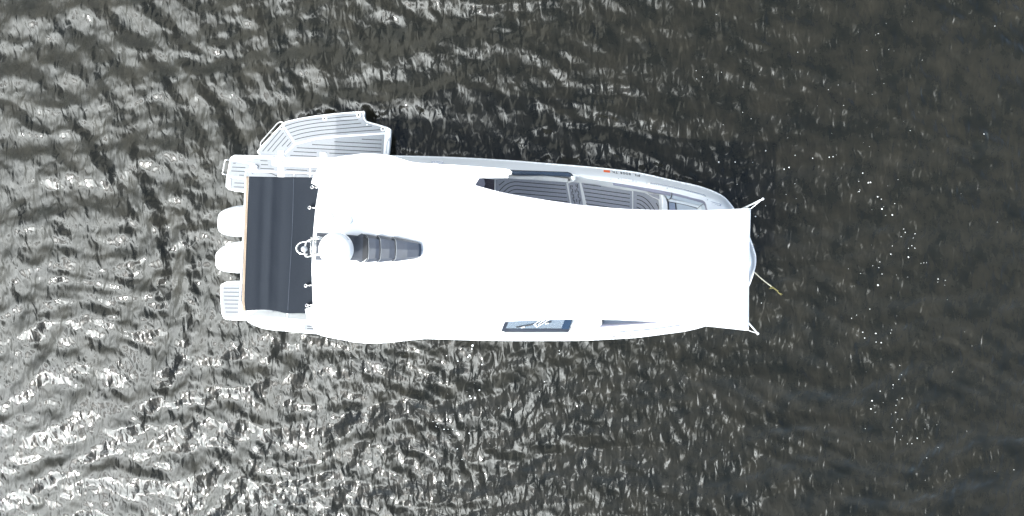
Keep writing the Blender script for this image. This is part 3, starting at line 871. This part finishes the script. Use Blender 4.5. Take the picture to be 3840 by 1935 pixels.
# starboard quarter under the shade edge
sq = prism('stern_locker', [(900,1140),(1200,1140),(1200,1200),(1080,1194),(900,1187)], 0.40, 0.62, 'gelgrey', boat, bevel=0.01)
lathe('locker_lid', [(0.20,-0.01),(0.20,0.012),(0.185,0.018),(0.16,0.010),(0,0.008)], P(985,1163,0.63), 'gel', sq, seg=40)
box('locker_handle', P(999,1176,0.655), (0.045, 0.015, 0.02), 'steel', sq)
prism('drain_slot', [(1084,1187),(1110,1183),(1160,1184),(1165,1191),(1100,1190)], 0.60, 0.628, 'vinyld', sq)
prism('deck_pad', [(1141,1216),(1178,1217),(1200,1239),(1141,1238)], Z_DECK-0.02, Z_DECK+0.022, 'eva', boat)
caulk([[(1152,1223.5),(1185,1224.5)], [(1152,1232),(1190,1233)]], Z_DECK+0.022, boat)
px_tube('stern_grab_rail', [(926,1192),(940,1201),(958,1206),(985,1208)], Z_DECK+0.03, 0.010, 'steel', boat, n=4)
prism('transom_wall', [(932,720),(946,720),(938,1060),(922,1060)], 0.30, 0.95, 'gel', boat, bevel=0.015)

# --- fold-down terrace
ZTE = 0.42
ter_px = [(963,568),(975.6,551),(1061,460),(1072,455),(1121.6,443),(1183.7,433),(1245.8,425.5),(1308,420),(1365,416),(1367,419),(1366.5,437.5),(1369,447),(1376,454.5),(1447.7,474.5),(1462,481),(1466.5,487),(1464.8,520),(1457,590),(1452,640),(1300,640),(1205,617.5),(1044,611),(1033,605),(1028,586),(972,583)]
ter = prism('fold_down_terrace', ter_px, ZTE-0.11, ZTE, 'gel', boat, bevel=0.008)
def tpad(px): prism('terrace_pad', px, ZTE-0.002, ZTE+0.010, 'eva', ter)
tpad([(968,567.5),(1056,469),(1060,476),(1101,540),(1066,574),(1041,566),(1041,583),(977,580)])
tpad([(1069,463),(1075,460),(1122,448),(1184,438),(1246,430.5),(1308,425),(1359,421),(1360,438),(1363,449),(1373,459.5),(1444,480),(1443,496.5),(1258,508.5),(1184,516.5),(1107,536.5),(1066,474)])
tpad([(1107,543.5),(1184,523.5),(1258,515.5),(1442,503.5),(1436,583),(1433,632),(1300,632),(1228,613),(1226,574),(1201,571),(1198,611),(1068,606),(1068,581)])
caulk([[(930,300),(1050,262),(1200,232),(1380,210)], [(1435,207),(1600,192),(1795,175)], [(960,340),(1080,305),(1250,272),(1450,248),(1815,220)],
       [(990,382),(1110,345),(1300,312),(1540,290),(1850,263)], [(1020,422),(1150,385),(1350,352),(1600,330),(1980,300)], [(1048,462),(1180,430),(1380,398),(1650,375),(2085,342)]], ZTE+0.010, ter, Z1, n=5)
caulk([[(1857,457),(2097,468)], [(1525,488),(2095,516)], [(1258,521),(2093,564)], [(1073,560),(2091,610)], [(1032,606),(1312,620)], [(993,652),(1310,667)],
       [(957,698),(1308,714)], [(1465,625),(1812,640)], [(1462,677),(1600,684)],
       [(660,603),(878,345)], [(720,603),(913,378)], [(780,607),(943,417)], [(892,545),(970,457)], [(953,547),(1000,495)]], ZTE+0.010, ter, Z1)
for p in ((893,315),(1410,207),(1820,165),(2113,333)):
    c = P(*Z1(p), ZTE+0.010)
    so = lathe('socket', [(0.044,-0.01),(0.044,0.003),(0.040,0.006),(0.018,0.006),(0.016,0.002),(0,0.002)], c, 'plast', ter, seg=24)
    lathe('socket_bore', [(0.019,0.0),(0.019,0.0075),(0,0.008)], c, 'black', ter, seg=14)
    bm = bmesh.new(); add_tube(bm, [c + Vector((0.046*math.cos(a*math.pi/12), 0.046*math.sin(a*math.pi/12), 0.001)) for a in range(24)], 0.003, 5, closed=True)
    link('socket_gasket', bm, 'grey', ter)
lathe('socket', [(0.016,-0.01),(0.016,0.004),(0,0.006)], P(*Z1((1920,281)), ZTE+0.010), 'plast', ter, seg=16)
px_tube('grab_rail', [(925,262),(885,250),(845,262),(800,310),(660,470),(637,505),(636,560)], ZTE-0.03, 0.014, 'steel', ter, n=3, conv=Z1)
for (x0, x1, y0) in ((845,920,594), (1352,1425,612)):
    prism('hinge', [(x0,y0),(x1-6,y0),(x1-6,y0+60),(x1+4,y0+70),(x1+4,y0+140),(x0-8,y0+135),(x0-8,y0+75),(x0,y0+65)], ZTE-0.02, ZTE+0.028, 'plast', ter, conv=Z1, bevel=0.006)
    prism('hinge_strap', [(x0+22,y0+12),(x1-26,y0+12),(x1-26,y0+125),(x0+22,y0+125)], ZTE+0.02, ZTE+0.045, 'plast', ter, conv=Z1, bevel=0.005)
    prism('hinge_knuckle', [(x0+14,y0+128),(x1-14,y0+128),(x1-14,y0+165),(x0+14,y0+165)], ZTE-0.02, ZTE+0.04, 'grey', ter, conv=Z1, bevel=0.006)
    prism('hinge_leaf', [(x0,y0+168),(x1,y0+168),(x1,y0+265),(x0,y0+265)], ZS-0.002, ZS+0.022, 'plast', ter, conv=Z1, bevel=0.005)
prism('terrace_hatch', [(1655,640),(1835,652),(1835,700),(1655,700)], ZTE+0.008, ZTE+0.016, 'vinyld', ter, conv=Z1)
prism('edge_channel', [(2152,335),(2200,352),(2172,690),(2128,690)], ZTE-0.002, ZTE+0.006, 'plast', ter, conv=Z1)
box('edge_bracket', P(*Z1((2166,465)), ZTE+0.02), (0.05, 0.05, 0.04), 'plast', ter, bevel=0.006)
px_tube('edge_cable', [(2172,475),(2160,510),(2155,560),(2150,630)], ZTE+0.012, 0.004, 'grey', ter, conv=Z1)

# --- outboards
def outboard(pts, zt=1.16):
    """pts: cowl outline in the photo, left side; mirrored rearwards under the shade"""
    out = [P(p[0], p[1], 0.95) for p in pts]
    top_y = out[0].y; bot_y = out[-1].y
    fx = out[0].x + 0.38
    out = [Vector((fx, top_y-0.06, 0.95))] + out + [Vector((fx, bot_y+0.06, 0.95)), Vector((fx+0.05, (top_y+bot_y)/2, 0.95))]
    out = [Vector(p) for p in smooth_line([tuple(v) for v in out], 4, closed=True)]
    c = sum(out, Vector())/len(out)
    rows = []
    for s, z in ((0.62,0.36),(0.80,0.42),(0.93,0.55),(0.985,0.72),(1.0,0.90),(0.985,1.00),(0.94,1.07),(0.85,1.12),(0.66,1.15),(0.35,1.165),(0.02,1.17)):
        rows.append([Vector((c.x+(p.x-c.x)*s, c.y+(p.y-c.y)*s, z)) for p in out])
    o = loft('outboard_motor', rows, 'plast', boat, closed=True)
    yc = (top_y+bot_y)/2
    xs = P(901, 800, 1.1).x
    box('cowl_seam', (xs, yc, 1.14), (0.010, 0.22, 0.06), 'grey', o)
    bm = bmesh.new()
    rr = []
    for z, sx, sy in ((0.45,0.24,0.16),(0.1,0.20,0.11),(-0.4,0.16,0.07)):
        rr.append([bm.verts.new((c.x+0.05+sx*math.cos(a*math.pi/8), yc+sy*math.sin(a*math.pi/8), z)) for a in range(16)])
    for A, B in zip(rr, rr[1:]):
        for k in range(16): bm.faces.new((A[k], A[(k+1) % 16], B[(k+1) % 16], B[k]))
    link('midsection', bm, 'plast', o, smooth=True)
    box('mount_bracket', (fx+0.02, yc, 0.6), (0.22, 0.22, 0.34), 'grey', o, bevel=0.02)
    return o
outboard([Z2(p) for p in ((410,228),(250,260),(165,310),(140,380),(138,480),(155,545),(230,590),(350,608),(410,610))])
outboard([Z2(p) for p in ((405,668),(230,705),(140,770),(110,830),(112,890),(115,950),(140,1000),(230,1035),(350,1048),(405,1050))])

# ------------------------------------------------------------------ aft sunshade (navy canvas on white tubes)
ZC = 2.27
ash = root('aft_sunshade', 'navy canvas sunshade with tan stripes on a white tube frame behind the hardtop', 'sunshade', P(1050, 910, ZC-0.05))
A = smooth_line([(934,661.5),(1000,663),(1060,664),(1120,664.5),(1230,666)], 8)
B = smooth_line([(916,1166),(960,1163),(1000,1162),(1040,1168),(1076,1175),(1120,1175),(1210,1175)], 8)
def resample(pl, n):
    pl = [np.array(p) for p in pl]
    s = np.concatenate([[0], np.cumsum([np.linalg.norm(b-a) for a, b in zip(pl, pl[1:])])])
    out = []
    for t in np.linspace(0, s[-1], n):
        i = min(max(np.searchsorted(s, t) - 1, 0), len(pl)-2)
        f = (t - s[i])/(s[i+1]-s[i]); out.append(pl[i]*(1-f) + pl[i+1]*f)
    return out
NA, NB = 70, 90
a_, b_ = resample(A, NA), resample(B, NA)
rows = []
for j in range(NB):
    v = j/(NB-1); row = []
    for i in range(NA):
        u = i/(NA-1)
        x, y = a_[i]*(1-v) + b_[i]*v
        bow = -8.0*math.sin(math.pi*v)*(1-u)*0.2
        p = P(x + bow, y, ZC)
        e = math.sin(math.pi*v)**0.5
        fold = 1.4*(0.014*math.exp(-((u-0.30)/0.035)**2) - 0.016*math.exp(-((u-0.20)/0.05)**2) - 0.012*math.exp(-((u-0.42)/0.06)**2))
        sag = -0.03*math.sin(math.pi*min(max((u-0.55)/0.45, 0), 1))*e
        wr = 0.0020*math.sin(40*v + 6*u)*math.exp(-((u-0.22)/0.12)**2) + 0.0015*math.sin(23*v + 3*math.sin(9*u))
        p.z += (fold*(0.6+0.4*e) + sag + wr)
        row.append(p)
    rows.append(row)
cv = loft('canvas', rows, 'navy', ash, solid=0.004)
# seam across the canvas and the striped binding at its aft edge
si = int(0.575*(NA-1))
bm = bmesh.new(); add_tube(bm, [rows[j][si] + Vector((0.012*math.sin(j*0.05), 0, 0.001)) for j in range(0, NB, 3)], 0.004, 5)
link('canvas_seam', bm, 'navyseam', cv, smooth=True)
for k, (dx, mm) in enumerate(((-2.5,'tan'),(-5.0,'darktape'),(-7.2,'tan'),(-9.4,'darktape'))):
    pts = [P(934+dx+ (916-934)*t + 5.0*math.exp(-((t-1)/0.05)**2), 661.5+(1166-661.5)*t, ZC+0.004-0.003*k) for t in np.linspace(0, 1, 40)]
    bm = bmesh.new(); add_tube(bm, pts, 0.0062, 6)
    link('edge_binding', bm, mm, cv, smooth=True)
# frame
ZFr = ZC - 0.02
px_tube('frame_tube', [(924,640),(914,860),(905,1050),(897,1186)], ZFr, 0.017, 'plast', ash, seg=10, n=3)
px_tube('frame_tube', [(924,640),(1010,643),(1104,647),(1215,652)], ZFr, 0.016, 'plast', ash, seg=10)
px_tube('frame_tube', [(897,1186),(1000,1190),(1077,1194),(1200,1205)], ZFr, 0.016, 'plast', ash, seg=10)
px_tube('frame_tube', [(1104,647),(1092,900),(1077,1194)], ZFr-0.03, 0.013, 'plast', ash, seg=10)
for p in ((924,640),(897,1186)):
    lathe('corner_elbow', [(0,-0.024),(0.020,-0.02),(0.024,0),(0.020,0.02),(0,0.024)], P(p[0],p[1],ZFr), 'plast', ash, seg=14)
px_tube('frame_stay', [(927,641),(950,650)], ZFr, 0.010, 'steel', ash)

# ------------------------------------------------------------------ bow awning
Za, Zb = 2.40, 2.06
baw = root('bow_awning', 'large plain white fabric awning stretched over the bow on two poles', 'awning', P(2300, 990, Zb-0.1))
A = resample(smooth_line([(1768,692),(1856,716),(1919,730),(2003,744),(2138,765),(2189,771),(2300,781),(2374,786),(2483,788.7),(2656,788.5),(2746,785),(2815.5,782.5)], 6), 60)
B = resample(smooth_line([(1768,1228),(1888,1207),(2003,1200),(2144,1197),(2247,1197),(2380,1202),(2487,1208.5),(2643,1222),(2740,1232),(2808,1239.5)], 6), 60)
rows = []
for j in range(41):
    v = j/40; row = []
    for i in range(60):
        u = i/59
        x, y = A[i]*(1-v) + B[i]*v
        x -= 6*math.sin(math.pi*v)*u*0.4
        z = Za + (Zb-Za)*u
        p = P(x, y, z)
        p.z += -0.035*math.sin(math.pi*v)*math.sin(math.pi*u)**0.7 + 0.004*math.sin(9*u+5*v)*math.sin(math.pi*v)
        row.append(p)
    rows.append(row)
fab = loft('fabric', rows, 'awn', baw, solid=0.004)
tube('hem_cord', [r_ for r_ in rows[0]], 0.005, 'awn', fab, seg=6)
tube('hem_cord', [r_ for r_ in rows[-1]], 0.005, 'awn', fab, seg=6)
for base, tip, corner in (((2700,823),(2861,746),rows[0][-1]), ((2752,1145),(2842,1251),rows[-1][-1])):
    b0 = P(base[0], base[1], Z_DECK); t0 = P(tip[0], tip[1], Zb+0.08)
    pl = tube('awning_pole', [b0, b0.lerp(t0, 0.55), t0], [0.018, 0.016, 0.013], 'plast', baw)
    lathe('pole_tip', [(0,-0.022),(0.018,-0.015),(0.022,0),(0.018,0.015),(0,0.022)], t0, 'plast', pl, seg=14)
    tube('corner_strap', [corner + Vector((0,0,0.003)), corner.lerp(t0, 0.75), t0], 0.006, 'plast', baw, seg=6)

# ------------------------------------------------------------------ mooring line at the bow
pts = [P(2795,985,0.95), P(2826,1017,0.72), P(2848,1038,0.45), P(2872,1058,0.22), P(2893,1074,0.06)]
bm = bmesh.new(); add_tube(bm, smooth_line([tuple(p) for p in pts], 5), 0.011, 8)
rope = root('mooring_line', 'white mooring rope running from the bow into the water, yellow weed at its end', 'rope', P(2893,1074,0.0))
link('rope', bm, 'rope', rope, smooth=True)
bm = bmesh.new()
wl = smooth_line([(2884,1067),(2897,1076),(2908,1084),(2920,1097),(2932,1108),(2943,1118)], 4)
wpt = []
for k, p in enumerate(wl):
    q = P(p[0]+rnd.uniform(-1,1), p[1]+rnd.uniform(-1,1), 0.0); q.z = float(water_h(q.x, q.y)) + 0.012 - 0.0012*k; wpt.append(q)
add_tube(bm, wpt, [0.014, 0.018]+[0.017 - 0.0006*k for k in range(len(wl)-2)], 6)
for p, q in (((2893,1073),(2886,1084)), ((2900,1078),(2893,1083)), ((2912,1089),(2922,1090)), ((2925,1100),(2936,1104))):
    a = P(p[0],p[1],0.0); b = P(q[0],q[1],0.0)
    a.z = float(water_h(a.x,a.y))+0.010; b.z = float(water_h(b.x,b.y))+0.004
    add_tube(bm, [a, a.lerp(b, .5), b], [0.014, 0.011, 0.004], 5)
link('weed', bm, 'weed', rope, smooth=True)

# ------------------------------------------------------------------ foam flecks drifting on the surface
def ZR(o): return lambda p: (o[0] + p[0]/2.0125, o[1] + p[1]/2.0125)
fl = []
c1, c2, c3, c4 = ZR((2560,645)), ZR((2560,0)), ZR((2560,1290)), ZR((1280,1290))
for p, r in (((1405,80),.036),((1420,78),.03),((1473,187),.028),((1505,279),.034),((1577,324),.036),((1571,620),.024),((1708,643),.036),((1472,854),.038),((1454,1217),.034),((1504,1290),.03),
    ((1333,147),.022),((1498,205),.02),((1354,1207),.022),((1372,1252),.022),((1505,770),.02),((1648,488),.018),((1750,465),.02),((1584,558),.016),((1736,556),.018),((551,336),.034),((626,255),.018),((594,989),.02),
    ((1358,8),.026),((1332,70),.018),((1926,807),.024),((1413,1034),.018),((1314,1080),.018),((1275,1104),.018),((1482,722),.018),((1437,708),.016),((1490,678),.015),((1710,577),.016),((1760,575),.018),((1665,430),.016),((1675,455),.018),
    ((1340,135),.014),((1597,238),.018),((1530,328),.014),((1740,498),.016),((1465,1285),.018),((1578,1192),.016),((1572,1216),.014),((1822,686),.014),((1800,690),.014),((1842,685),.012),((1980,817),.014),((783,169),.016),((408,92),.014),((850,88),.014),((569,481),.018)):
    fl.append((c1(p), r))
for p, r in (((272,1223),.03),((397,1223),.024),((526,1226),.02),((626,1138),.03),((760,1277),.03),((798,1263),.026),((980,1194),.022),((1102,1187),.024),((1132,1183),.024),((847,1172),.018),((796,1040),.014),((2265,1013),.02),((1721,985),.016),
    ((1213,796),.014),((105,596),.016),((149,582),.016),((254,110),.014),((1480,251),.014),((2355,197),.018),((871,392),.014),((1175,641),.012),((1103,675),.014),((101,533),.012),((457,655),.016),((303,942),.014),((455,848),.012),((515,895),.014),((293,546),.012)):
    fl.append((c2(p), r))
for p, r in (((1432,430),.03),((1425,492),.032),((1455,516),.018),((1493,357),.024),((1589,308),.022),((1612,464),.022),((1660,410),.022),((1655,568),.022),((1763,706),.022),((1722,748),.018),((1690,750),.016),((1628,158),.018),((1649,230),.018),
    ((1607,516),.016),((1843,861),.018),((1584,631),.016),((1448,467),.014),((1622,423),.016),((1618,664),.014),((1640,720),.014),((1920,776),.016),((2037,211),.014),((1630,267),.016),((1375,636),.014),((2494,946),.016)):
    fl.append((c3(p), r))
for p, r in (((1060,154),.03),((795,88),.02),((968,85),.05),((955,98),.035),((990,12),.055),((985,35),.04),((1043,346),.04),((970,390),.035),((980,405),.03),((1010,400),.04),((722,605),.03),((690,590),.025),((715,625),.02),((775,645),.028),((805,645),.02),((840,645),.022),((876,790),.03),
    ((966,672),.035),((1532,282),.022),((1647,75),.022),((1647,52),.02),((880,128),.03),((912,582),.018),((1060,640),.016),((910,872),.022),((1495,358),.016),((1188,484),.016),((2170,284),.014),((895,990),.02)):
    fl.append((c4(p), r))
for _ in range(50):                       # fine bubbles along the drift line ahead of the bow
    y = rnd.uniform(80, 1880); x = 3330 + 0.03*(y-900) + rnd.gauss(0, 150)
    fl.append(((x, y), rnd.uniform(.006, .013)))
for _ in range(40):                       # bubbles shed along the starboard side
    fl.append(((rnd.gauss(1300, 70), rnd.gauss(1380, 45)), rnd.uniform(.006, .012)))
for _ in range(40):
    fl.append(((rnd.gauss(1690, 80), rnd.gauss(1590, 90)), rnd.uniform(.006, .014)))
bm = bmesh.new()
for (px, py), r in fl:
    q = P(px, py, 0.0); z = float(water_h(q.x, q.y))
    a0 = rnd.uniform(0, 6.28); ex = rnd.uniform(0.65, 1.0); ra = rnd.uniform(0, 3.14); r *= 0.52
    ring = []
    for k in range(9):
        a = 2*math.pi*k/9; rr = r*(1 + rnd.uniform(-.14, .14))
        vx, vy = rr*math.cos(a), rr*ex*math.sin(a)
        ring.append((q.x + vx*math.cos(ra) - vy*math.sin(ra), q.y + vx*math.sin(ra) + vy*math.cos(ra)))
    base = [bm.verts.new((x, y, z - 0.01)) for x, y in ring]
    top_ = [bm.verts.new((q.x + (x-q.x)*0.8, q.y + (y-q.y)*0.8, z + 0.006 + r*0.25)) for x, y in ring]
    bm.faces.new(top_)
    for k in range(9): bm.faces.new((base[k], base[(k+1) % 9], top_[(k+1) % 9], top_[k]))
fo = link('foam_flecks', bm, 'foam', None)
fo['kind'] = 'stuff'; fo['label'] = 'white foam flecks and bubbles drifting on the dark water'; fo['category'] = 'foam'
